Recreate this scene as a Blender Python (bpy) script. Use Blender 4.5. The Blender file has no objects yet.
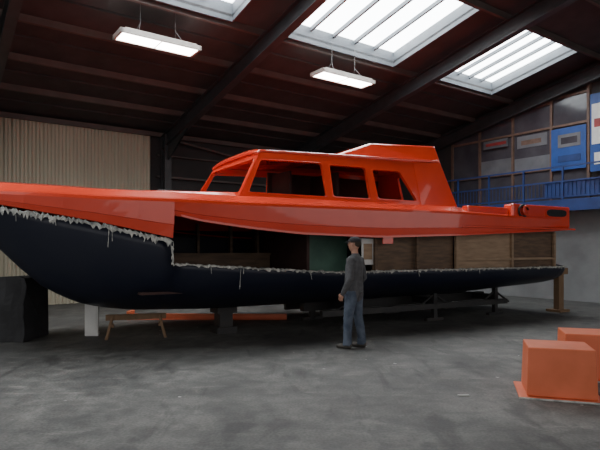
import bpy, bmesh, math, random
import numpy as np
from mathutils import Vector, Matrix
from mathutils.geometry import tessellate_polygon
random.seed(4)
D=bpy.data; C=bpy.context
def link(o,parent=None):
    C.scene.collection.objects.link(o)
    if parent: o.parent=parent
    return o
def empty(name,loc=(0,0,0)):
    e=D.objects.new(name,None); e.location=loc; return link(e)
# ------------------------------------------------------------ materials
def mat(name,col,rough=.6,metal=0,col2=None,scale=5,bump=0,bscale=40,emit=None,estr=0,detail=4,lo=.35,hi=.65,coat=0,stretch=None):
    m=D.materials.new(name); m.use_nodes=True; nt=m.node_tree; n=nt.nodes; l=nt.links
    b=n['Principled BSDF']; b.inputs['Roughness'].default_value=rough; b.inputs['Metallic'].default_value=metal
    b.inputs['Base Color'].default_value=(*col,1); b.inputs['Coat Weight'].default_value=coat
    tc=n.new('ShaderNodeTexCoord')
    src=tc.outputs['Object']
    if stretch:
        mp=n.new('ShaderNodeMapping'); mp.inputs['Scale'].default_value=stretch; l.new(src,mp.inputs[0]); src=mp.outputs[0]
    if col2:
        t=n.new('ShaderNodeTexNoise'); t.inputs['Scale'].default_value=scale; t.inputs['Detail'].default_value=detail
        l.new(src,t.inputs['Vector'])
        r=n.new('ShaderNodeValToRGB'); r.color_ramp.elements[0].position=lo; r.color_ramp.elements[1].position=hi
        r.color_ramp.elements[0].color=(*col,1); r.color_ramp.elements[1].color=(*col2,1)
        l.new(t.outputs['Fac'],r.inputs[0]); l.new(r.outputs[0],b.inputs['Base Color'])
    if bump:
        t=n.new('ShaderNodeTexNoise'); t.inputs['Scale'].default_value=bscale; t.inputs['Detail'].default_value=5
        l.new(src,t.inputs['Vector'])
        bp=n.new('ShaderNodeBump'); bp.inputs['Strength'].default_value=bump; bp.inputs['Distance'].default_value=.02
        l.new(t.outputs['Fac'],bp.inputs['Height']); l.new(bp.outputs[0],b.inputs['Normal'])
    if emit:
        b.inputs['Emission Color'].default_value=(*emit,1); b.inputs['Emission Strength'].default_value=estr
    return m
ORANGE=mat('orange_gelcoat',(.80,.066,.028),.22,col2=(.72,.054,.022),scale=1.2,coat=.8)
ORANGE2=mat('orange_tub_gelcoat',(.72,.17,.075),.45,col2=(.62,.14,.055),scale=3)
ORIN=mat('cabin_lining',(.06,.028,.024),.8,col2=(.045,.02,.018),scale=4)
NAVY=mat('navy_gelcoat',(.008,.011,.026),.42,col2=(.018,.021,.034),scale=1.1,bump=.05,bscale=3,lo=.45,hi=.8,detail=8)
FIBRE=mat('raw_fibreglass',(.62,.61,.56),.9,col2=(.17,.18,.18),scale=11,bump=.8,bscale=60,lo=.4,hi=.7)
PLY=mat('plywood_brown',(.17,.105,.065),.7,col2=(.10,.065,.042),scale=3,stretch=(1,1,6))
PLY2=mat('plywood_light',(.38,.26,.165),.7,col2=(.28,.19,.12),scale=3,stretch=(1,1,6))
WOOD=mat('timber',(.26,.16,.09),.75,col2=(.18,.11,.06),scale=6,stretch=(1,1,.3))
DWOOD=mat('window_frame_timber',(.17,.10,.07),.6,col2=(.12,.07,.05),scale=5)
BLACK=mat('black_rubber',(.008,.008,.009),.6,col2=(.014,.014,.015),scale=9)
TEAL=mat('teal_panel',(.12,.24,.18),.6,col2=(.08,.17,.13),scale=3)
WHITE=mat('white_card',(.75,.75,.72),.7,col2=(.65,.65,.63),scale=3)
STEEL=mat('painted_steel_beam',(.045,.046,.050),.5,col2=(.030,.031,.034),scale=3)
PURL=mat('purlin_steel',(.115,.088,.080),.6,col2=(.085,.064,.058),scale=2)
DSTEEL=mat('dark_stand_steel',(.018,.018,.02),.5,col2=(.03,.027,.025),scale=8)
ROOF=mat('roof_sheet',(.042,.039,.040),.8,col2=(.058,.053,.054),scale=2)
DWALL=mat('dark_wall_cladding',(.036,.034,.035),.85,col2=(.048,.045,.046),scale=1)
GWALL=mat('painted_block_wall',(.34,.345,.35),.85,col2=(.27,.275,.28),scale=1.5,bump=.2,bscale=10)
REVEAL=mat('skylight_reveal_paint',(.12,.135,.15),.6,col2=(.09,.105,.12),scale=3)
SKYG=mat('skylight_glazing',(.8,.85,.85),.4,emit=(.92,.98,1.0),estr=13.0)
LAMP=mat('lamp_diffuser',(.9,.9,.9),.4,emit=(1,.97,.92),estr=22)
LFRAME=mat('lamp_housing',(.50,.48,.44),.5,col2=(.40,.38,.35),scale=9)
WIRE=mat('lamp_wire',(.12,.12,.12),.5)
BLUE=mat('blue_paint',(.02,.05,.19),.5,col2=(.014,.035,.14),scale=3)
BLUE2=mat('blue_poster',(.02,.08,.32),.5,col2=(.015,.06,.24),scale=3)
GLASS=mat('office_glass',(.085,.078,.09),.12,col2=(.05,.045,.055),scale=1.2)
OFFW=mat('office_blind',(.17,.17,.185),.7,col2=(.10,.10,.11),scale=1.3)
RED=mat('red_print',(.32,.03,.03),.5,col2=(.25,.03,.03),scale=3)
TARP=mat('dark_tarpaulin',(.016,.016,.018),.75,col2=(.03,.03,.033),scale=3,bump=.4,bscale=5)
SKIN=mat('skin',(.50,.27,.19),.55,col2=(.43,.22,.15),scale=12)
SWEAT=mat('grey_sweatshirt',(.105,.105,.11),.95,col2=(.07,.07,.075),scale=14,bump=.5,bscale=22)
JEAN=mat('blue_jeans',(.045,.062,.095),.9,col2=(.11,.135,.18),scale=7,bump=.5,bscale=25)
SHOE=mat('work_shoes',(.05,.045,.04),.7,col2=(.08,.07,.06),scale=20)
CAP=mat('dark_cap',(.015,.015,.018),.9,col2=(.025,.025,.028),scale=30)
HAIR=mat('brown_hair',(.03,.02,.014),.8,col2=(.05,.035,.02),scale=60)
EYE=mat('eye_white',(.6,.6,.58),.3); IRIS=mat('iris',(.03,.03,.03),.3)
LIP=mat('lips',(.32,.13,.10),.5)
PAPER=mat('paper_scrap',(.4,.4,.38),.9)

def concrete():
    m=D.materials.new('concrete_floor'); m.use_nodes=True; nt=m.node_tree; n=nt.nodes; l=nt.links
    b=n['Principled BSDF']; tc=n.new('ShaderNodeTexCoord')
    def noise(s,d,dist=0,st=None):
        t=n.new('ShaderNodeTexNoise'); t.inputs['Scale'].default_value=s; t.inputs['Detail'].default_value=d; t.inputs['Distortion'].default_value=dist
        if st:
            mp=n.new('ShaderNodeMapping'); mp.inputs['Scale'].default_value=st; mp.inputs['Rotation'].default_value=(0,0,.6); l.new(tc.outputs['Object'],mp.inputs[0]); l.new(mp.outputs[0],t.inputs['Vector'])
        else: l.new(tc.outputs['Object'],t.inputs['Vector'])
        return t
    def ramp(src,p0,c0,p1,c1):
        r=n.new('ShaderNodeValToRGB'); e=r.color_ramp.elements
        e[0].position=p0; e[0].color=(*c0,1); e[1].position=p1; e[1].color=(*c1,1); l.new(src.outputs['Fac'],r.inputs[0]); return r
    def mul(a,bb):
        mx=n.new('ShaderNodeMix'); mx.data_type='RGBA'; mx.blend_type='MULTIPLY'; mx.inputs['Factor'].default_value=1
        l.new(a,mx.inputs[6]); l.new(bb,mx.inputs[7]); return mx.outputs[2]
    a=noise(.6,7,.9); r=ramp(a,.36,(.080,.078,.075),.64,(.150,.146,.138))
    c=noise(4,9,.5); r2=ramp(c,.36,(.66,.66,.66),.64,(1.2,1.2,1.18))
    f=noise(38,4,0); r3=ramp(f,.30,(.75,.75,.75),.7,(1.2,1.2,1.2))
    g=noise(1.6,8,.3,(1,4,1)); r4=ramp(g,.60,(1,1,1),.70,(1.35,1.34,1.31))
    h=noise(1.0,6,1.2,(2.5,1,1)); r5=ramp(h,.32,(.6,.6,.61),.45,(1,1,1))
    o=mul(mul(mul(mul(r.outputs[0],r2.outputs[0]),r3.outputs[0]),r4.outputs[0]),r5.outputs[0])
    l.new(o,b.inputs['Base Color'])
    rr=n.new('ShaderNodeMapRange'); rr.inputs[3].default_value=.5; rr.inputs[4].default_value=.85; l.new(c.outputs['Fac'],rr.inputs[0]); l.new(rr.outputs[0],b.inputs['Roughness'])
    bp=n.new('ShaderNodeBump'); bp.inputs['Strength'].default_value=.3; bp.inputs['Distance'].default_value=.015
    l.new(c.outputs['Fac'],bp.inputs['Height']); l.new(bp.outputs[0],b.inputs['Normal'])
    return m
FLOOR=concrete()
CREAM=mat('cream_cladding',(.50,.45,.34),.5,col2=(.43,.385,.29),scale=1.0,stretch=(1,1,.3))

# ------------------------------------------------------------ frames
RX,RY=8.9,15.7
def BP(u,t,z): return Vector((RX+.813*u-.582*t, RY+.582*u+.813*t, z))
def LP(s,w,z): return Vector((.72+.866*s-.5*w, 9.5+.5*s+.866*w, z))
def WP(x,y,z): return Vector((x,y,z))
def RZ(t): return 7.2-.2*t

class MB:
    def __init__(s,frame=WP): s.f=frame; s.v=[]; s.fc=[]; s.mi=[]; s.mats=[]
    def m(s,mt):
        if mt not in s.mats: s.mats.append(mt)
        return s.mats.index(mt)
    def box(s,a,b,c,mt,zf=None):
        k=len(s.v); i=s.m(mt)
        for z in c:
            for (x,y) in ((a[0],b[0]),(a[1],b[0]),(a[1],b[1]),(a[0],b[1])):
                s.v.append(s.f(x,y,z+(zf(x,y) if zf else 0)))
        for q in ((0,3,2,1),(4,5,6,7),(0,1,5,4),(1,2,6,5),(2,3,7,6),(3,0,4,7)):
            s.fc.append([k+j for j in q]); s.mi.append(i)
    def poly(s,pts,mt):
        k=len(s.v); s.v+= [s.f(*p) for p in pts]; s.fc.append(list(range(k,k+len(pts)))); s.mi.append(s.m(mt))
    def bar(s,p,q,r,mt,n=8,r2=None,raw=False):
        p=Vector(p) if raw else s.f(*p); q=Vector(q) if raw else s.f(*q)
        d=(q-p).normalized(); a=d.orthogonal().normalized(); b=d.cross(a); k=len(s.v); i=s.m(mt); r2=r if r2 is None else r2
        for c,rr in ((p,r),(q,r2)):
            for j in range(n):
                th=2*math.pi*j/n; s.v.append(c+(a*math.cos(th)+b*math.sin(th))*rr)
        for j in range(n):
            s.fc.append([k+j,k+(j+1)%n,k+n+(j+1)%n,k+n+j]); s.mi.append(i)
        s.fc.append([k+j for j in range(n)][::-1]); s.mi.append(i); s.fc.append([k+n+j for j in range(n)]); s.mi.append(i)
    def build(s,name,parent=None,smooth=False,bevel=0,recalc=True):
        me=D.meshes.new(name); me.from_pydata([tuple(v) for v in s.v],[],s.fc)
        for mt in s.mats: me.materials.append(mt)
        for p,i in zip(me.polygons,s.mi): p.material_index=i; p.use_smooth=smooth
        if recalc:
            bm=bmesh.new(); bm.from_mesh(me); bmesh.ops.recalc_face_normals(bm,faces=bm.faces); bm.to_mesh(me); bm.free()
        o=D.objects.new(name,me); link(o,parent)
        if bevel:
            b=o.modifiers.new('b','BEVEL'); b.width=bevel; b.segments=2; b.limit_method='ANGLE'
        return o

# ------------------------------------------------------------ room
fl=MB(); fl.box((-24,26),(-16,34),(-.1,0),FLOOR); fl.build('floor')
SK=[(-19.3,-16.0),(-14.2,-10.85),(-9.4,-5.9),(-4.3,-1.45)]
ST0,ST1=-.05,2.68
c=MB(BP)
T0,T1=-9,9.1
def rb(u0,u1,t0,t1):
    c.box((u0,u1),(t0,t1),(0,.06),ROOF,zf=lambda x,y:RZ(y))
rb(-25,.2,T0,ST0); rb(-25,.2,ST1,T1)
us=[-25]+[x for p in SK for x in p]+[.2]
for i in range(0,len(us),2): rb(us[i],us[i+1],ST0,ST1)
c.box((-25,.2),(-14,-9),(0,.06),ROOF,zf=lambda x,y:9.0-.2*(-9-y))
c.build('ceiling')
p=MB(BP)
for t in [-7.5,-6,-4.5,-3,-1.5,-.15,2.82,4.35,5.9,7.4]:
    p.box((-24.8,-.05),(t-.03,t+.03),(-.15,-.004),PURL,zf=lambda x,y:RZ(y))
for t in [3.55,5.1,6.65,8.2]:
    p.box((-24.8,-.05),(t-.02,t+.02),(-.05,-.004),ROOF,zf=lambda x,y:RZ(y))
p.build('trim_purlins')
for k,u in enumerate((-20,-15,-10,-5,-.22)):
    b=MB(BP); d=.42
    b.box((u-.1,u+.1),(-9,8.85),(-d-.2,-d-.17),STEEL,zf=lambda x,y:RZ(y))
    b.box((u-.1,u+.1),(-9,8.85),(-.23,-.205),STEEL,zf=lambda x,y:RZ(y))
    b.box((u-.015,u+.015),(-9,8.85),(-d-.18,-.21),STEEL,zf=lambda x,y:RZ(y))
    b.poly([(u-.02,6.8,RZ(6.8)-.6),(u-.02,8.7,RZ(8.7)-.6),(u-.02,8.7,RZ(8.7)-1.15)],STEEL)
    b.poly([(u+.02,6.8,RZ(6.8)-.6),(u+.02,8.7,RZ(8.7)-.6),(u+.02,8.7,RZ(8.7)-1.15)],STEEL)
    zt=RZ(8.6)-.25
    b.box((u-.11,u+.11),(8.50,8.53),(0,zt),STEEL); b.box((u-.11,u+.11),(8.85,8.88),(0,zt),STEEL); b.box((u-.015,u+.015),(8.52,8.86),(0,zt),STEEL)
    b.build('steel_portal_frame' if k==0 else 'steel_portal_frame.%03d'%k)
for k,(a,bb) in enumerate(SK):
    w=MB(BP)
    zf=lambda x,y:RZ(y)
    w.box((a-.03,a),(ST0,ST1),(-.1,.33),REVEAL,zf=zf); w.box((bb,bb+.03),(ST0,ST1),(-.1,.33),REVEAL,zf=zf)
    w.box((a,bb),(ST0-.03,ST0),(-.1,.33),REVEAL,zf=zf); w.box((a,bb),(ST1,ST1+.03),(-.1,.33),REVEAL,zf=zf)
    w.box((a,bb),(ST0,ST1),(.30,.32),SKYG,zf=zf)
    n=5
    for i in range(1,n):
        x=a+(bb-a)*i/n; w.box((x-.03,x+.03),(ST0,ST1),(.20,.295),REVEAL,zf=zf)
    w.build('window_%d'%(k+1))
# walls
def corr(u0,u1,t,z0,z1,mt,step=.2,dep=.035):
    m=MB(BP); n=int((u1-u0)/step); prof=[]
    for i in range(n):
        x=u0+i*step
        prof+=[(x,0),(x+step*.3,0),(x+step*.5,dep),(x+step*.8,dep)]
    prof.append((u0+n*step,0))
    i=m.m(mt)
    for (x,d) in prof:
        for z in (z0,z1): m.v.append(BP(x,t-d,z))
    for j in range(len(prof)-1): m.fc.append([2*j,2*j+2,2*j+3,2*j+1]); m.mi.append(i)
    return m
m=corr(-25,-10.3,9.0,0,5.25,CREAM,step=.2,dep=.05); m.build('wall_left',recalc=False)
w=MB(BP); w.box((-25,.1),(9.06,9.16),(0,5.45),DWALL); w.box((-25,-.3),(8.85,8.92),(5.2,5.34),PURL)
w.box((-10.2,-.3),(8.9,9.0),(2.6,2.7),PURL); w.box((-10.2,-.3),(8.9,9.0),(3.9,3.96),PURL); w.box((-10.2,-.3),(8.9,9.0),(4.6,4.64),PURL)
w.bar((-9.8,8.8,5.15),(-5.2,8.8,4.5),.035,PURL,6); w.bar((-4.8,8.8,4.5),(-.5,8.8,5.1),.035,PURL,6)
w.build('wall_rear')
w=MB(BP); w.box((0,.15),(-9,9.1),(0,2.9),GWALL)
w.box((0,.15),(-9,9.1),(2.9,3.9),DWALL)
w.poly([(0,-9,3.9),(0,9.1,3.9),(0,9.1,RZ(9.1)),(0,-9,RZ(-9))],DWALL)
w.build('wall_right',recalc=False)
# mezzanine
mz=MB(BP); mz.box((-1.0,-.01),(-7,5.6),(2.82,2.98),STEEL)
mz.box((-1.03,-1.0),(-7,5.6),(2.72,3.06),BLUE)
tt=-6.9
while tt<5.6:
    mz.box((-.98,-.93),(tt,tt+.05),(2.98,4.05),BLUE)
    for q in range(1,10): mz.box((-.96,-.945),(tt+q*.125,tt+q*.125+.014),(3.15,3.6),BLUE)
    tt+=1.25
for z in (3.12,3.58,4.02): mz.box((-.975,-.935),(-7,5.6),(z,z+.045),BLUE)
mz.box((-.93,-.92),(-1.1,1.2),(3.1,3.6),BLUE)
mz.build('mezzanine_walkway')
wn=MB(BP)
ts=[.3,1.45,2.8,4.1,5.3]
for i in range(4):
    wn.box((-.06,-.04),(ts[i],ts[i+1]),(3.0,6.35-.12*i),GLASS)
for i,t in enumerate(ts):
    wn.box((-.12,-.0),(t-.04,t+.04),(3.0,RZ(t)-.45),DWOOD)
for i in range(4):
    for z in (4.15,5.45,6.35-.12*i):
        wn.box((-.11,-.0),(ts[i]+.04,ts[i+1]-.04),(z-.035,z+.035),DWOOD)
wn.box((-.075,-.06),(1.5,2.75),(4.2,4.62),OFFW); wn.box((-.075,-.06),(2.85,4.05),(4.2,4.7),OFFW)
wn.box((-.075,-.06),(1.6,2.65),(4.95,5.35),OFFW); wn.box((-.08,-.075),(1.8,2.5),(5.05,5.2),DWOOD)
wn.build('window_5')
po=MB(BP); po.box((-.16,-.13),(.34,1.42),(4.05,5.35),BLUE2); po.box((-.17,-.16),(.5,1.2),(4.75,5.15),OFFW); po.box((-.175,-.17),(.6,1.1),(4.85,5.05),GLASS); po.box((-.17,-.16),(.5,1.2),(4.3,4.5),BLUE)
po.build('blue_poster')
bn=MB(BP); bn.box((-.16,-.13),(-1.2,.22),(3.9,6.2),BLUE2); bn.box((-.17,-.16),(-1.15,.17),(4.7,5.9),WHITE); bn.box((-.175,-.17),(-1.0,.1),(5.2,5.45),RED); bn.box((-.17,-.16),(-1.15,.1),(4.1,4.45),WHITE)
bn.build('advertising_banner')
sg=MB(BP); sg.box((-.16,-.13),(2.95,3.9),(5.1,5.38),OFFW); sg.box((-.17,-.16),(3.0,3.8),(5.19,5.29),RED); sg.build('wall_sign')

# lamps
def lamp(name,cx,cy,cz,L=1.7,W=.52):
    e=MB(lambda a,b,z: Vector((cx+.813*a-.582*b,cy+.582*a+.813*b,cz+z)))
    h=L/2; g=W/2
    e.box((-h+.05,h-.05),(-g+.04,g-.04),(-.005,.005),LAMP)
    e.box((-h,h),(-g,-g+.04),(-.02,.07),LFRAME); e.box((-h,h),(g-.04,g),(-.02,.07),LFRAME)
    e.box((-h,-h+.05),(-g,g),(-.02,.07),LFRAME); e.box((h-.05,h),(-g,g),(-.02,.07),LFRAME)
    e.box((-h+.1,h-.1),(-g+.02,g-.02),(.07,.1),LFRAME)
    e.box((-.01,.01),(-g+.04,g-.04),(-.015,.0),LFRAME)
    t=-.582*(cx-RX)+.813*(cy-RY); zr=RZ(t)+.0-cz
    for x in (-h*.55,h*.55):
        e.bar((x,-g*.8,.07),(x*.8,0,.35),.006,WIRE); e.bar((x,g*.8,.07),(x*.8,0,.35),.006,WIRE)
        e.bar((x*.8,0,.35),(x*.8+.0,0,zr),.006,WIRE)
    e.build(name)
lamp('pendant_fluorescent_lamp',-2.93,10.95,5.83)
lamp('pendant_fluorescent_lamp.001',1.09,13.3,5.85)

# ------------------------------------------------------------ boat
boat=empty('cabin_boat')
def interp(x,tab):
    xs=[a for a,_ in tab]; ys=[b for _,b in tab]; return float(np.interp(x,xs,ys))
CW=1.7
def H(s): return interp(s,[(-6.15,.02),(-5.9,.28),(-5.5,.58),(-5,.88),(-4.5,1.12),(-4,1.31),(-3.5,1.46),(-3,1.57),(-2.4,1.65),(-1.5,1.69),(0,1.7),(4.5,1.7),(6.7,1.62)])
def ZK(s): return interp(s,[(-6.15,2.28),(-5.9,2.12),(-5.6,1.9),(-5.3,1.62),(-5,1.3),(-4.7,1.02),(-4.4,.83),(-4.1,.70),(-3.8,.62),(-3.3,.55),(-2,.5),(1,.5),(4,.55),(6.7,.68)])
def SH(s): return interp(s,[(-6.15,2.36),(-5.3,2.28),(-4,2.1),(-3,2.0),(6.7,2.0)])
def CUT(s): return interp(s,[(-6.15,2.34),(-5.3,2.19),(-4,1.95),(-3.0,1.71),(-2.999,1.37),(-1.5,1.27),(0,1.18),(6.7,1.17)])
def LOW(s): return interp(s,[(-6.15,2.36),(-5.3,2.25),(-4,2.0),(-3.0,1.77),(-2.999,2.12),(-2.6,2.03),(-1.8,1.93),(-.83,1.85),(.9,1.81),(3,1.88),(6.7,2.05)])
def KN(s): return interp(s,[(-6.15,2.47),(-4,2.36),(-2,2.33),(3,2.35),(4.5,2.32),(6.7,2.34)])
def half(s,z):
    n=interp(s,[(-6,1.2),(-4.5,1.9),(-3,3.2),(-1,4.5),(2,5),(6.7,8)]); S=SH(s); k=ZK(s)
    f=min(1,max(0,(S-z)/max(.01,S-k))); return H(s)*max(0,(1-f**n))**.62
stat=[-6.15,-6.03,-5.9,-5.75,-5.6,-5.45,-5.3,-5.15,-5,-4.85,-4.7,-4.5,-4.3,-4.1,-3.9,-3.7,-3.5,-3.25,-3.0,-2.999]+[-2.75+.25*i for i in range(38)]+[6.7]
m=MB(LP); N=14; i0=m.m(NAVY)
for s in stat:
    k=ZK(s); za=max(CUT(s),k+.01); zb=max(SH(s),k+.01)
    for j in range(N+1):
        f=math.sin(j/N*math.pi/2); z=za+(k-za)*f; m.v.append(LP(s,CW-half(s,z),z))
    for j in range(1,N+1):
        f=math.sin((N-j)/N*math.pi/2); z=zb+(k-zb)*f; m.v.append(LP(s,CW+half(s,z),z))
R=2*N+1
for a in range(len(stat)-1):
    for j in range(R-1):
        m.fc.append([a*R+j,a*R+j+1,(a+1)*R+j+1,(a+1)*R+j]); m.mi.append(i0)
m.fc.append([(len(stat)-1)*R+j for j in range(R)]); m.mi.append(i0)
hull=m.build('hull',boat,smooth=True,recalc=False)
so=hull.modifiers.new('s','SOLIDIFY'); so.thickness=.03; so.offset=0
# deck moulding
m=MB(LP); i0=m.m(ORANGE)
def dsec(s):
    h=H(s)+.03; zk=KN(s); lo=LOW(s); rise=interp(s,[(3.3,.15),(4,.06)]); zt=zk+rise*min(1,h/.6); k=min(1,h/1.2)
    P=[(h-.04*k,lo),(h-.015*k,lo+(zk-lo)*.35),(h+.012*k,lo+(zk-lo)*.36),(h+.03*k,zk-.03),(h+.02*k,zk+.01),(h-.06*k,zk+.035),(h-.34*k,zt),(h*.5,zt+.05*k)]
    return P
for s in stat:
    P=dsec(s)
    for (h,z) in P: m.v.append(LP(s,CW-h,z))
    m.v.append(LP(s,CW,P[-1][1]+.03))
    for (h,z) in reversed(P): m.v.append(LP(s,CW+h,z))
R=17
for a in range(len(stat)-1):
    for j in range(R-1):
        m.fc.append([a*R+j,a*R+j+1,(a+1)*R+j+1,(a+1)*R+j]); m.mi.append(i0)
m.fc.append([(len(stat)-1)*R+j for j in range(R)]); m.mi.append(i0)
dk=m.build('deck_moulding',boat,recalc=False)
so=dk.modifiers.new('s','SOLIDIFY'); so.thickness=.02; so.offset=0
# lower flange line
m=MB(LP)
ss=[-2.9+.3*i for i in range(33)]
for a,b in zip(ss[:-1],ss[1:]):
    ha,hb=H(a)+.02,H(b)+.02
    k=len(m.v); i=m.m(ORANGE)
    for (s,h) in ((a,ha),(b,hb)):
        for (dw,dz) in ((-.05,-.0),(.02,.0),(.02,.03),(-.05,.03)): m.v.append(LP(s,CW-h+dw,LOW(s)+dz))
    for q in ((0,1,5,4),(1,2,6,5),(2,3,7,6),(3,0,4,7)): m.fc.append([k+x for x in q]); m.mi.append(i)
m.box((.98,1.22),(.0,.03),(1.70,1.84),ORANGE)
m.build('lower_flange',boat)
# ragged glassfibre edge
m=MB(LP); i=m.m(FIBRE)
def strip(pts,th=.05):
    k=len(m.v)
    for (s,w,z,up) in pts:
        r=random.random
        a=th*(.2+1.1*r()); b=th*(.2+1.3*r()*r())*.9
        if up: m.v.extend([LP(s,w-.025-.02*r(),z-b),LP(s,w-.03-.02*r(),z+a*.3),LP(s,w+.02,z+a*.5)])
        else: m.v.extend([LP(s-b,w-.03,z),LP(s+a*.3,w-.035,z),LP(s+a*.5,w+.02,z)])
    for j in range(len(pts)-1):
        for q in (0,1): m.fc.append([k+3*j+q,k+3*j+q+1,k+3*j+4+q,k+3*j+3+q]); m.mi.append(i)
def near(s,z): return CW-half(s,z)
pts=[]; s=-6.1
while s<-3.0: pts.append((s,near(s,CUT(s)),CUT(s)+random.uniform(-.012,.012),True)); s+=.022
strip(pts,.085)
pts=[(-3.0,near(-3,1.5),z,False) for z in np.arange(1.72,1.34,-.03)]; strip(pts,.05)
pts=[]; s=-2.99
while s<6.68: pts.append((s,near(s,CUT(s)),CUT(s)+random.uniform(-.008,.008),True)); s+=.03
strip(pts,.042)
for s,L in ((-4.6,.12),(-3.9,.3),(-3.86,.2),(-3.05,.2),(-2.4,.12),(-1.9,.35),(-1.85,.1),(-.6,.15),(1.9,.12),(3.6,.1),(-5.1,.15),(-3.4,.1)):
    w=near(s,CUT(s)-.1)-.05; m.bar((s,w,CUT(s)),(s+random.uniform(-.04,.04),w-.01,CUT(s)-L),.005,FIBRE,5)
m.build('fibreglass_edge',boat,recalc=False)
# cabin
def rounded(poly,r=.05,n=4):
    out=[]; L=len(poly)
    for i in range(L):
        p=Vector(poly[i]); a=Vector(poly[i-1]); b=Vector(poly[(i+1)%L])
        da=(a-p).normalized(); db=(b-p).normalized()
        p0=p+da*r; p1=p+db*r
        for j in range(n+1):
            t=j/n; q=(1-t)**2*p0+2*t*(1-t)*p+t*t*p1; out.append((q.x,q.y))
    return out
def panel(name,outer,holes,fn,mt,th=.04,frames=True,parent=boat):
    polys=[outer]+[h for h in holes]
    tris=tessellate_polygon([[Vector((x,y,0)) for x,y in q] for q in polys])
    flat=[p for q in polys for p in q]
    m=MB(LP); i=m.m(mt)
    m.v=[LP(*fn(x,y)) for x,y in flat]; m.fc=[list(t) for t in tris]; m.mi=[i]*len(tris)
    o=m.build(name,parent)
    s=o.modifiers.new('s','SOLIDIFY'); s.thickness=th; s.offset=0
    if frames:
        for j,h in enumerate(holes):
            fm=MB(LP); P=[LP(*fn(x,y)) for x,y in h]; n=len(P)
            cen=sum(P,Vector())/n; nrm=(P[n//3]-P[0]).cross(P[2*n//3]-P[0]).normalized()
            k=fm.m(mt)
            for pnt in P:
                d=(pnt-cen).normalized()
                for (o1,o2) in ((0,.030),(.025,.025),(.025,-.025),(0,-.030)): fm.v.append(pnt+d*o1+nrm*o2)
            for a in range(n):
                b=(a+1)%n
                for q in range(4): fm.fc.append([4*a+q,4*a+(q+1)%4,4*b+(q+1)%4,4*b+q]); fm.mi.append(k)
            fm.build(name+'_window_rim_%d'%(j+1),parent)
    return o
TH=.2/.85
def sideN(s,z): return (s,.40+TH*(z-2.45),z)
def sideF(s,z): return (s,3.00-TH*(z-2.45),z)
outer=[(-1.82,2.40),(-1.30,3.30),(3.0,3.46),(3.30,2.40)]
W1=rounded([(-1.61,2.57),(-1.31,3.17),(-.05,3.21),(-.02,2.57)],.06)
W2=rounded([(.13,2.58),(.13,3.19),(.97,3.20),(.99,2.58)],.06)
W3=rounded([(1.19,2.59),(1.14,3.18),(1.84,3.19),(2.20,2.59)],.06)
panel('cabin_side_near',outer,[W1,W2,W3],sideN,ORANGE)
panel('cabin_side_far',outer,[W1,W2,W3],sideF,ORANGE)
def frontw(z,e): return (.40+TH*(z-2.45)) if e<0 else (3.0-TH*(z-2.45))
fo=[(frontw(2.4,-1),2.4)]+[(frontw(3.3,-1),3.30)]+[(x,3.3+.06*(1-((x-1.7)/1.1)**2)) for x in np.linspace(.8,2.6,7)]+[(frontw(3.3,1),3.30),(frontw(2.4,1),2.4)]
fh=rounded([(.50,2.56),(.66,3.19),(2.74,3.19),(2.90,2.56)],.06)
panel('windscreen_surround',fo,[fh],lambda w,z:(-1.82+.578*(z-2.40),w,z),ORANGE)
def back(w,z): return (3.30-.283*(z-2.40),w,z)
fo=[(frontw(2.4,-1),2.4),(frontw(3.44,-1),3.44),(frontw(3.44,1),3.44),(frontw(2.4,1),2.4)]
fh=rounded([(1.4,2.5),(1.4,3.3),(2.0,3.3),(2.0,2.5)],.05)
panel('cabin_aft_bulkhead',fo,[fh],back,ORANGE)
# roof
m=MB(LP); i=m.m(ORANGE)
rs=[-1.36,-1.30,0,1,2,2.98,3.03]; 
for s in rs:
    zz=3.30+(s+1.3)*.0372
    ed=-.02 if s in (-1.36,3.03) else .03
    for q in range(11):
        f=q/10; w=.585+(2.815-.585)*f; cam=.07*(1-(2*f-1)**4)
        m.v.append(LP(s,w,zz+ed+cam))
for a in range(len(rs)-1):
    for q in range(10): m.fc.append([a*11+q,a*11+q+1,(a+1)*11+q+1,(a+1)*11+q]); m.mi.append(i)
o=m.build('cabin_roof',boat,recalc=False); so=o.modifiers.new('s','SOLIDIFY'); so.thickness=.06; so.offset=0
bv=o.modifiers.new('b','BEVEL'); bv.width=.02; bv.segments=2; bv.limit_method='ANGLE'
m=MB(LP); i=m.m(ORANGE)
V=[(.25,.75,3.38),(.25,2.65,3.38),(3.12,2.72,3.40),(3.12,.62,3.40),
   (1.35,.85,3.78),(1.35,2.55,3.78),(3.02,2.6,3.86),(3.02,.74,3.86)]
m.v=[LP(*v) for v in V]; m.fc=[[0,1,2,3],[4,5,6,7],[0,1,5,4],[1,2,6,5],[2,3,7,6],[3,0,4,7]]; m.mi=[i]*6
m.build('roof_locker',boat,bevel=.03)
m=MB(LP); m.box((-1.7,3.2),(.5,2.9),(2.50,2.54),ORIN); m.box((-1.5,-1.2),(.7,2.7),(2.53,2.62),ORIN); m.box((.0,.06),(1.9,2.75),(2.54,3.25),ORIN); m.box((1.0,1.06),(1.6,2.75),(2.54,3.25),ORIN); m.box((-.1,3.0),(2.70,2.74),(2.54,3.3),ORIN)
m.build('cabin_sole',boat)
m=MB(LP)
m.poly([(2.30,.365,2.42),(2.26,.60,3.44),(3.02,.58,3.46),(3.36,.365,2.42)],ORANGE)
m.poly([(2.30,.365,2.42),(2.26,.60,3.44),(2.26,.66,3.44),(2.30,.40,2.42)],ORANGE)
m.build('cabin_side_quarter_panel',boat)
m=MB(LP); i=m.m(ORANGE)
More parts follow.
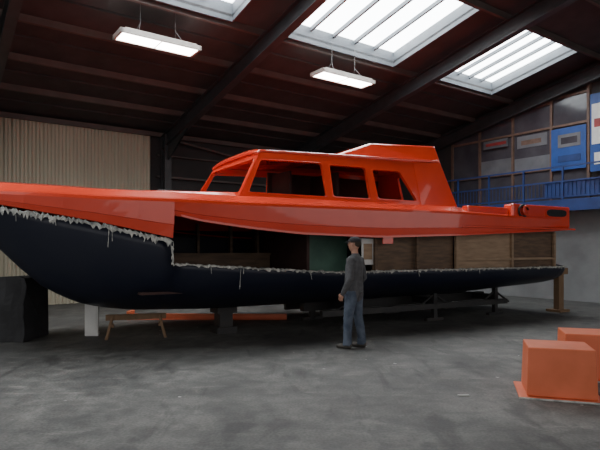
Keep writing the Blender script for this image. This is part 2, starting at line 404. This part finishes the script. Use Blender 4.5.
V=[(-4.9,1.25,2.50),(-4.9,2.15,2.50),(-1.6,2.9,2.46),(-1.6,.5,2.46),(-4.7,1.35,2.56),(-4.7,2.05,2.56),(-1.6,2.7,2.60),(-1.6,.7,2.60)]
m.v=[LP(*v) for v in V]; m.fc=[[0,1,2,3],[4,5,6,7],[0,1,5,4],[1,2,6,5],[2,3,7,6],[3,0,4,7]]; m.mi=[i]*6
m.build('fore_coachroof',boat,bevel=.03)
# aft bulwark
m=MB(LP)
m.box((4.65,6.76),(.0,.26),(2.10,2.62),ORANGE); m.box((4.65,6.76),(3.14,3.40),(2.10,2.62),ORANGE); m.box((6.5,6.76),(.26,3.14),(2.10,2.62),ORANGE)
m.build('aft_bulwark',boat,bevel=.045)
m=MB(LP); m.box((3.35,4.64),(.10,.28),(2.15,2.53),ORANGE); m.box((3.35,4.64),(3.1,3.26),(2.15,2.53),ORANGE); m.build('side_coaming',boat,bevel=.03)
m=MB(LP); m.box((3.0,6.86),(-.07,3.47),(2.05,2.10),ORANGE); m.build('aft_rubbing_strake',boat,bevel=.012)
def oval(name,s0,s1,z0,z1,w,mt,th=.02,n=28):
    m=MB(LP); i=m.m(mt); cs,cz=(s0+s1)/2,(z0+z1)/2; a,b=(s1-s0)/2,(z1-z0)/2
    for dw in (0,-th):
        for j in range(n):
            t=2*math.pi*j/n; cc,sn=math.cos(t),math.sin(t)
            m.v.append(LP(cs+a*math.copysign(abs(cc)**.5,cc),w+dw,cz+b*math.copysign(abs(sn)**.7,sn)))
    for j in range(n): m.fc.append([j,(j+1)%n,n+(j+1)%n,n+j]); m.mi.append(i)
    m.fc.append(list(range(n))); m.fc.append([n+j for j in range(n)]); m.mi+=[i,i]
    return m.build(name,boat)
oval('stern_vent_rim',5.78,6.62,2.34,2.56,.005,ORANGE,.02); oval('stern_vent_grille',5.83,6.57,2.365,2.535,-.012,BLACK,.012)
m=MB(LP); n=20
for cc,rr,mt in (((5.0,-.02,2.46),.13,BLACK),((5.06,-.04,2.48),.09,ORANGE)):
    pr=None
    for j in range(n-4):
        t=2*math.pi*j/n+.3; q=(cc[0]+rr*1.3*math.cos(t),cc[1],cc[2]+rr*math.sin(t))
        if pr: m.bar(pr,q,.028,mt,8)
        pr=q
m.build('stern_fairlead',boat)
m=MB(LP); m.bar((-3.0,1.0,2.58),(-2.75,1.0,2.58),.02,DSTEEL); m.bar((-2.93,1.0,2.48),(-2.93,1.0,2.58),.018,DSTEEL); m.bar((-2.82,1.0,2.48),(-2.82,1.0,2.58),.018,DSTEEL); m.build('mooring_cleat',boat)
# interior
m=MB(LP)
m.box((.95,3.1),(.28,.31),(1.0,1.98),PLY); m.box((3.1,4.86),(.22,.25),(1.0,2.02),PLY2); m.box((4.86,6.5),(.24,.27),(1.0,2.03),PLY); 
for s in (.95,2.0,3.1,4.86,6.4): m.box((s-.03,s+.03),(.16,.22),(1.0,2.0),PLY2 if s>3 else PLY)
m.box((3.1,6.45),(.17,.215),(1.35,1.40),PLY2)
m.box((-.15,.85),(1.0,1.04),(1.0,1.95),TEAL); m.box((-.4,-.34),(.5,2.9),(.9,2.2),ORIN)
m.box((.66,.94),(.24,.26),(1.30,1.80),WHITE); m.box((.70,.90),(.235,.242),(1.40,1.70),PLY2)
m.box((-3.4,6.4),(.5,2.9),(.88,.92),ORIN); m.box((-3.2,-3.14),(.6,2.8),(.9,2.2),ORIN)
m.box((-3.1,-.45),(1.9,1.95),(1.15,1.50),PLY); m.box((-3.1,-.45),(1.85,2.4),(1.48,1.52),PLY)
for s in (-2.6,-1.9,-1.2,-.6): m.box((s,s+.05),(2.2,2.3),(.95,2.1),PLY)
m.build('interior_bulkheads',boat)
# supports
m=MB(LP)
for s in (.9,3.2,5.2):
    for w in (.95,2.45):
        z=.60 if s<3 else .66
        m.box((s-.05,s+.05),(w-.05,w+.05),(.0,z),DSTEEL)
        m.box((s-.25,s+.25),(w-.05,w+.05),(.0,.06),DSTEEL)
        m.bar((s-.5,w,.3),(s,w,z-.08),.025,DSTEEL); m.bar((s+.5,w,.3),(s,w,z-.08),.025,DSTEEL)
    m.box((s-.06,s+.06),(.9,2.5),(.36,.5),DSTEEL)
m.box((.2,5.6),(.9,1.0),(.26,.38),DSTEEL); m.box((.2,5.6),(2.4,2.5),(.26,.38),DSTEEL)
m.box((.2,5.6),(1.62,1.78),(.30,.5),DSTEEL)
m.build('boat_cradle')
m=MB(LP); m.box((-1.75,-1.35),(1.5,1.9),(0,.12),DSTEEL); m.box((-1.68,-1.42),(1.55,1.85),(.12,.38),DSTEEL); m.box((-1.75,-1.35),(1.5,1.9),(.38,.49),DSTEEL); m.build('keel_block')
# stern timber prop
m=MB(LP); m.box((7.05,7.25),(.5,.65),(0,1.12),WOOD); m.box((6.3,7.3),(.42,.5),(.96,1.12),WOOD); m.box((6.95,7.35),(.4,.8),(0,.06),WOOD); m.box((6.3,7.3),(.65,.73),(.96,1.12),WOOD); m.build('timber_trestle')
def saw(name,x,y,ang,L=.9,h=.5):
    ca,sa=math.cos(ang),math.sin(ang)
    m=MB(lambda a,b,z: Vector((x+a*ca-b*sa,y+a*sa+b*ca,z)))
    m.box((-L/2,L/2),(-.04,.04),(h-.1,h),WOOD)
    for a in (-L/2+.12,L/2-.12):
        for b in (-.22,.22):
            m.bar((a+(.1 if a>0 else -.1),b,.0),(a,b*.15,h-.02),.03,WOOD,4)
        m.box((a-.02,a+.02),(-.13,.13),(.2,.25),WOOD)
    m.build(name)
saw('sawhorse',-2.98,9.65,.3,1.05,.42)
m=MB(); m.box((-3.96,-3.72),(9.75,9.79),(0,.6),WHITE); m.box((-3.96,-3.72),(9.79,9.83),(.02,.08),WHITE); m.box((-3.93,-3.75),(9.738,9.75),(.1,.5),WHITE); m.build('white_board')
m=MB()
m.box((-3.9,-.3),(12.0,12.10),(.02,.13),ORANGE2); m.box((-3.9,-.3),(11.95,12.2),(.0,.02),ORANGE2); m.box((-3.9,-3.8),(11.9,12.2),(.0,.2),ORANGE2); m.build('orange_moulding_strip',bevel=.01)
# dark tarped pile at left
m=MB(); i=m.m(TARP); nx,nz=14,10
def tp(a,b):
    return (-6.2+1.5*a+.03*math.sin(9*b)+.02*math.sin(23*a), 9.05+.03*math.sin(17*a+5*b), 1.08*b - (.05*math.sin(6*a) if b>.9 else 0))
for a in range(nx+1):
    for b in range(nz+1): m.v.append(Vector(tp(a/nx,b/nz)))
for a in range(nx+1): 
    x,y,z=tp(a/nx,1); m.v.append(Vector((x,9.9,z-.02)))
for a in range(nx+1):
    x,y,z=tp(a/nx,1); m.v.append(Vector((x,9.93,0)))
K=nz+1; B1=(nx+1)*K; B2=B1+nx+1
for a in range(nx):
    for b in range(nz): m.fc.append([a*K+b,(a+1)*K+b,(a+1)*K+b+1,a*K+b+1])
    m.fc.append([a*K+nz,(a+1)*K+nz,B1+a+1,B1+a]); m.fc.append([B1+a,B1+a+1,B2+a+1,B2+a])
    m.fc.append([a*K,B2+a,B2+a+1,(a+1)*K])
m.fc.append([b for b in range(K)]+[B1,B2]); m.fc.append([nx*K+b for b in range(K)]+[B1+nx,B2+nx])
m.mi=[i]*len(m.fc)
m.build('tarpaulin_covered_stack',bevel=.01)

# ------------------------------------------------------------ orange tubs
def tub(name,x,y,ang,L,Wd,h,t=.018):
    ca,sa=math.cos(ang),math.sin(ang)
    fr=lambda a,b,z: Vector((x+a*ca-b*sa,y+a*sa+b*ca,z))
    m=MB(fr); i=m.m(ORANGE2)
    V=[(0,0,.02),(L,0,.02),(L,Wd,.02),(0,Wd,.02),(t,t,h),(L-t,t,h),(L-t,Wd-t,h),(t,Wd-t,h)]
    m.v=[fr(*v) for v in V]; m.fc=[[0,1,2,3],[4,5,6,7],[0,1,5,4],[1,2,6,5],[2,3,7,6],[3,0,4,7]]; m.mi=[i]*6
    o=m.build(name,bevel=.012)
    f=MB(fr); f.box((-.08,L+.06),(-.06,Wd+.06),(0,.018),ORANGE2); f.box((-.085,L+.065),(-.065,-.06),(0,.02),FIBRE); f.build('flange',o,bevel=.004)
tub('orange_fibreglass_tub',2.44,5.70,-.30,.69,.60,.54)
tub('orange_fibreglass_tub.001',3.24,6.50,-.3,.9,.6,.56)
m=MB()
for j in range(22):
    x=random.uniform(-3.5,4); y=random.uniform(5.2,11); r=random.uniform(.008,.025)
    n=5; k=len(m.v); a0=random.random()*6
    for q in range(n): m.v.append(Vector((x+r*math.cos(a0+q*1.25)*random.uniform(.6,1.6),y+r*math.sin(a0+q*1.25),.004+random.uniform(0,.006))))
    m.fc.append(list(range(k,k+n))); m.mi.append(m.m(PAPER))
m.box((1.72,1.84),(5.75,5.79),(.001,.012),PAPER)
m.build('floor_debris')

# ------------------------------------------------------------ man
def ring_tube(bm,pts,n=16):
    rings=[]
    for i,(c,rf,rl) in enumerate(pts):
        a=pts[max(0,i-1)][0]; b=pts[min(len(pts)-1,i+1)][0]; d=(b-a).normalized()
        ref=Vector((1,0,0)) if abs(d.x)<.8 else Vector((0,0,1))
        l=d.cross(ref).normalized(); f=l.cross(d).normalized()
        rings.append([bm.verts.new(c+f*rf*math.cos(2*math.pi*j/n)+l*rl*math.sin(2*math.pi*j/n)) for j in range(n)])
    for r0,r1 in zip(rings[:-1],rings[1:]):
        for j in range(n): bm.faces.new((r0[j],r0[(j+1)%n],r1[(j+1)%n],r1[j]))
    for (r,c,dr) in ((rings[0],pts[0],-1),(rings[-1],pts[-1],1)):
        v=bm.verts.new(c[0]+( (pts[1][0]-pts[0][0]) if dr<0 else (pts[-1][0]-pts[-2][0])).normalized()*dr*min(c[1],c[2])*.35)
        for j in range(n):
            if dr<0: bm.faces.new((r[(j+1)%n],r[j],v))
            else: bm.faces.new((r[j],r[(j+1)%n],v))
V=Vector
parts=[]
parts.append(('shirt',[(V((0,0,.90)),.125,.175),(V((0,0,.98)),.138,.182),(V((.015,0,1.08)),.14,.172),(V((.01,0,1.2)),.138,.18),(V((0,0,1.32)),.135,.198),(V((-.01,0,1.42)),.11,.19),(V((-.015,0,1.485)),.075,.12),(V((-.01,0,1.515)),.06,.075)]))
parts.append(('skin',[(V((-.012,0,1.48)),.055,.058),(V((.0,0,1.58)),.052,.055)]))
parts.append(('skin',[(V((.028,0,1.565)),.045,.045),(V((.022,0,1.60)),.075,.062),(V((.012,0,1.65)),.092,.073),(V((.005,0,1.70)),.098,.077),(V((0,0,1.745)),.088,.07),(V((-.003,0,1.775)),.055,.045)]))
parts.append(('skin',[(V((.098,0,1.69)),.010,.010),(V((.118,0,1.662)),.014,.016),(V((.10,0,1.652)),.012,.014)]))
for sg in (1,-1):
    parts.append(('skin',[(V((.0,.078*sg,1.65)),.012,.008),(V((-.004,.084*sg,1.675)),.018,.009),(V((-.004,.084*sg,1.70)),.016,.008)]))
    fx=.07*sg
    parts.append(('jean',[(V((0,.06*sg,.98)),.12,.105),(V((.005,.09*sg,.88)),.112,.10),(V((.02+fx*.2,.10*sg,.70)),.096,.09),(V((.025+fx*.5,.105*sg,.50)),.077,.072),(V((.01+fx*.8,.11*sg,.34)),.073,.07),(V((fx,.115*sg,.18)),.068,.066),(V((fx,.118*sg,.06)),.074,.07)]))
    parts.append(('shoe',[(V((fx-.06,.118*sg,.045)),.042,.04),(V((fx+.02,.12*sg,.05)),.046,.042),(V((fx+.11,.125*sg,.04)),.036,.046),(V((fx+.18,.13*sg,.032)),.026,.036)]))
    el=V((-.045,.255*sg,1.13)); wr=V((.085 ,.235*sg,.90)) if sg>0 else V((.12,.225*sg,.915))
    sh=V((-.012,.178*sg,1.425))
    parts.append(('shirt',[(V((-.01,.12*sg,1.44)),.06,.06),(sh,.070,.066),(sh.lerp(el,.4),.062,.060),(el,.055,.053),(el.lerp(wr,.5),.050,.048),(wr,.040,.038)]))
    hd=(wr-el).normalized()
    parts.append(('skin',[(wr-hd*.02,.026,.020),(wr+hd*.03,.036,.017),(wr+hd*.085,.042,.015)]))
    fwd=V((1,0,0)); fwd=(fwd-hd*fwd.dot(hd)).normalized(); inn=V((0,-sg,0))
    for q,(off,L) in enumerate(((.033,.068),(.011,.078),(-.011,.072),(-.032,.056))):
        b=wr+hd*.08+fwd*off
        parts.append(('skin',[(b,.0095,.0095),(b+hd*L*.45+inn*.006,.009,.009),(b+hd*L*.8+inn*.022,.008,.008),(b+hd*L+inn*.036,.007,.007)]))
    b=wr+hd*.03+fwd*.03
    parts.append(('skin',[(b,.012,.012),(b+hd*.03+fwd*.022+inn*.012,.011,.011),(b+hd*.058+fwd*.026+inn*.022,.009,.009)]))
bm=bmesh.new()
for lab,pts in parts: ring_tube(bm,pts)
bmesh.ops.recalc_face_normals(bm,faces=bm.faces)
me=D.meshes.new('mantmp'); bm.to_mesh(me); bm.free()
tmp=D.objects.new('mantmp',me); link(tmp)
r=tmp.modifiers.new('r','REMESH'); r.mode='VOXEL'; r.voxel_size=.0065
sm=tmp.modifiers.new('s','SMOOTH'); sm.factor=.5; sm.iterations=4
dg=C.evaluated_depsgraph_get(); me2=D.meshes.new_from_object(tmp.evaluated_get(dg)); D.objects.remove(tmp)
me2.name='man'
labs=['shirt','skin','jean','shoe']; me2.materials.clear()
for q in (SWEAT,SKIN,JEAN,SHOE): me2.materials.append(q)
np_c=np.empty(len(me2.polygons)*3); me2.polygons.foreach_get('center',np_c); np_c=np_c.reshape(-1,3)
best=np.full(len(np_c),1e9); lab=np.zeros(len(np_c),int)
for L,pts in parts:
    for (a,ra,rb_),(b,rc,rd) in zip(pts[:-1],pts[1:]):
        A=np.array(a); Bv=np.array(b)-A; l2=Bv.dot(Bv); t=np.clip(((np_c-A)@Bv)/l2,0,1)
        q=A+t[:,None]*Bv; d=np.linalg.norm(np_c-q,axis=1)
        rr=(ra+rb_)/2*(1-t)+(rc+rd)/2*t
        e=d-rr if L!='shirt' else d-rr-.012
        k=e<best; best[k]=e[k]; lab[k]=labs.index(L)
lab[(np_c[:,2]<.055)]=3
tors=(np.abs(np_c[:,1])<.19)&(np_c[:,2]>.93)&(np_c[:,2]<1.4)&(lab==2); lab[tors]=0
lab[(np_c[:,2]>1.53)]=1
me2.polygons.foreach_set('material_index',lab.astype(np.int32)); me2.polygons.foreach_set('use_smooth',np.ones(len(lab),bool)); me2.update()
man=D.objects.new('man',me2); link(man)
man.location=(.88,8.55,.0); man.rotation_euler=(0,0,math.radians(148))
def ell(m,c,r,mt,n=14,k=8,zmin=-1):
    b=len(m.v); i=m.m(mt)
    th0=math.acos(max(-1,zmin))
    for a in range(k+1):
        th=th0*a/k if zmin>-1 else math.pi*a/k
        for j in range(n):
            ph=2*math.pi*j/n; m.v.append(Vector((c[0]+r[0]*math.sin(th)*math.cos(ph),c[1]+r[1]*math.sin(th)*math.sin(ph),c[2]+r[2]*math.cos(th))))
    for a in range(k):
        for j in range(n): m.fc.append([b+a*n+j,b+(a+1)*n+j,b+(a+1)*n+(j+1)%n,b+a*n+(j+1)%n]); m.mi.append(i)
m=MB()
for sg in (1,-1):
    ell(m,(.090,.03*sg,1.695),(.012,.014,.009),EYE); ell(m,(.099,.03*sg,1.695),(.005,.006,.006),IRIS)
    ell(m,(.094,.03*sg,1.714),(.008,.02,.004),HAIR)
ell(m,(.094,0,1.63),(.010,.024,.006),LIP)
m.build('face',man,smooth=True,recalc=False)
m=MB(); ell(m,(-.012,0,1.70),(.100,.084,.075),HAIR,zmin=.0); ell(m,(-.055,0,1.685),(.058,.072,.06),HAIR); m.build('hair',man,smooth=True,recalc=False)
m=MB(); ell(m,(-.002,0,1.722),(.108,.089,.080),CAP,20,8,zmin=-.05)
b=len(m.v); i=m.m(CAP)
for j in range(9):
    a=-1+2*j/8
    for (rr,dz) in ((.0,0),(.07,-.012),(.07,-.018),(.0,-.006)): 
        m.v.append(Vector((.085*math.sqrt(max(0,1-a*a*.75))+rr*(1-a*a*.6)+.01, .078*a,1.725+dz)))
for j in range(8):
    for q in range(4): m.fc.append([b+4*j+q,b+4*j+(q+1)%4,b+4*j+4+(q+1)%4,b+4*j+4+q]); m.mi.append(i)
m.build('cap',man,smooth=True,recalc=False)

# ------------------------------------------------------------ light & camera
w=D.worlds.new('world'); C.scene.world=w; w.use_nodes=True
bg=w.node_tree.nodes['Background']; bg.inputs[0].default_value=(1,.98,.97,1); bg.inputs[1].default_value=.95
cam=D.cameras.new('camera'); co=D.objects.new('camera',cam); link(co)
cam.sensor_width=36; cam.lens=530/600*36; cam.shift_y=.04; cam.clip_end=200
co.location=(0,0,1.6); co.rotation_euler=(math.pi/2,0,0)
C.scene.camera=co
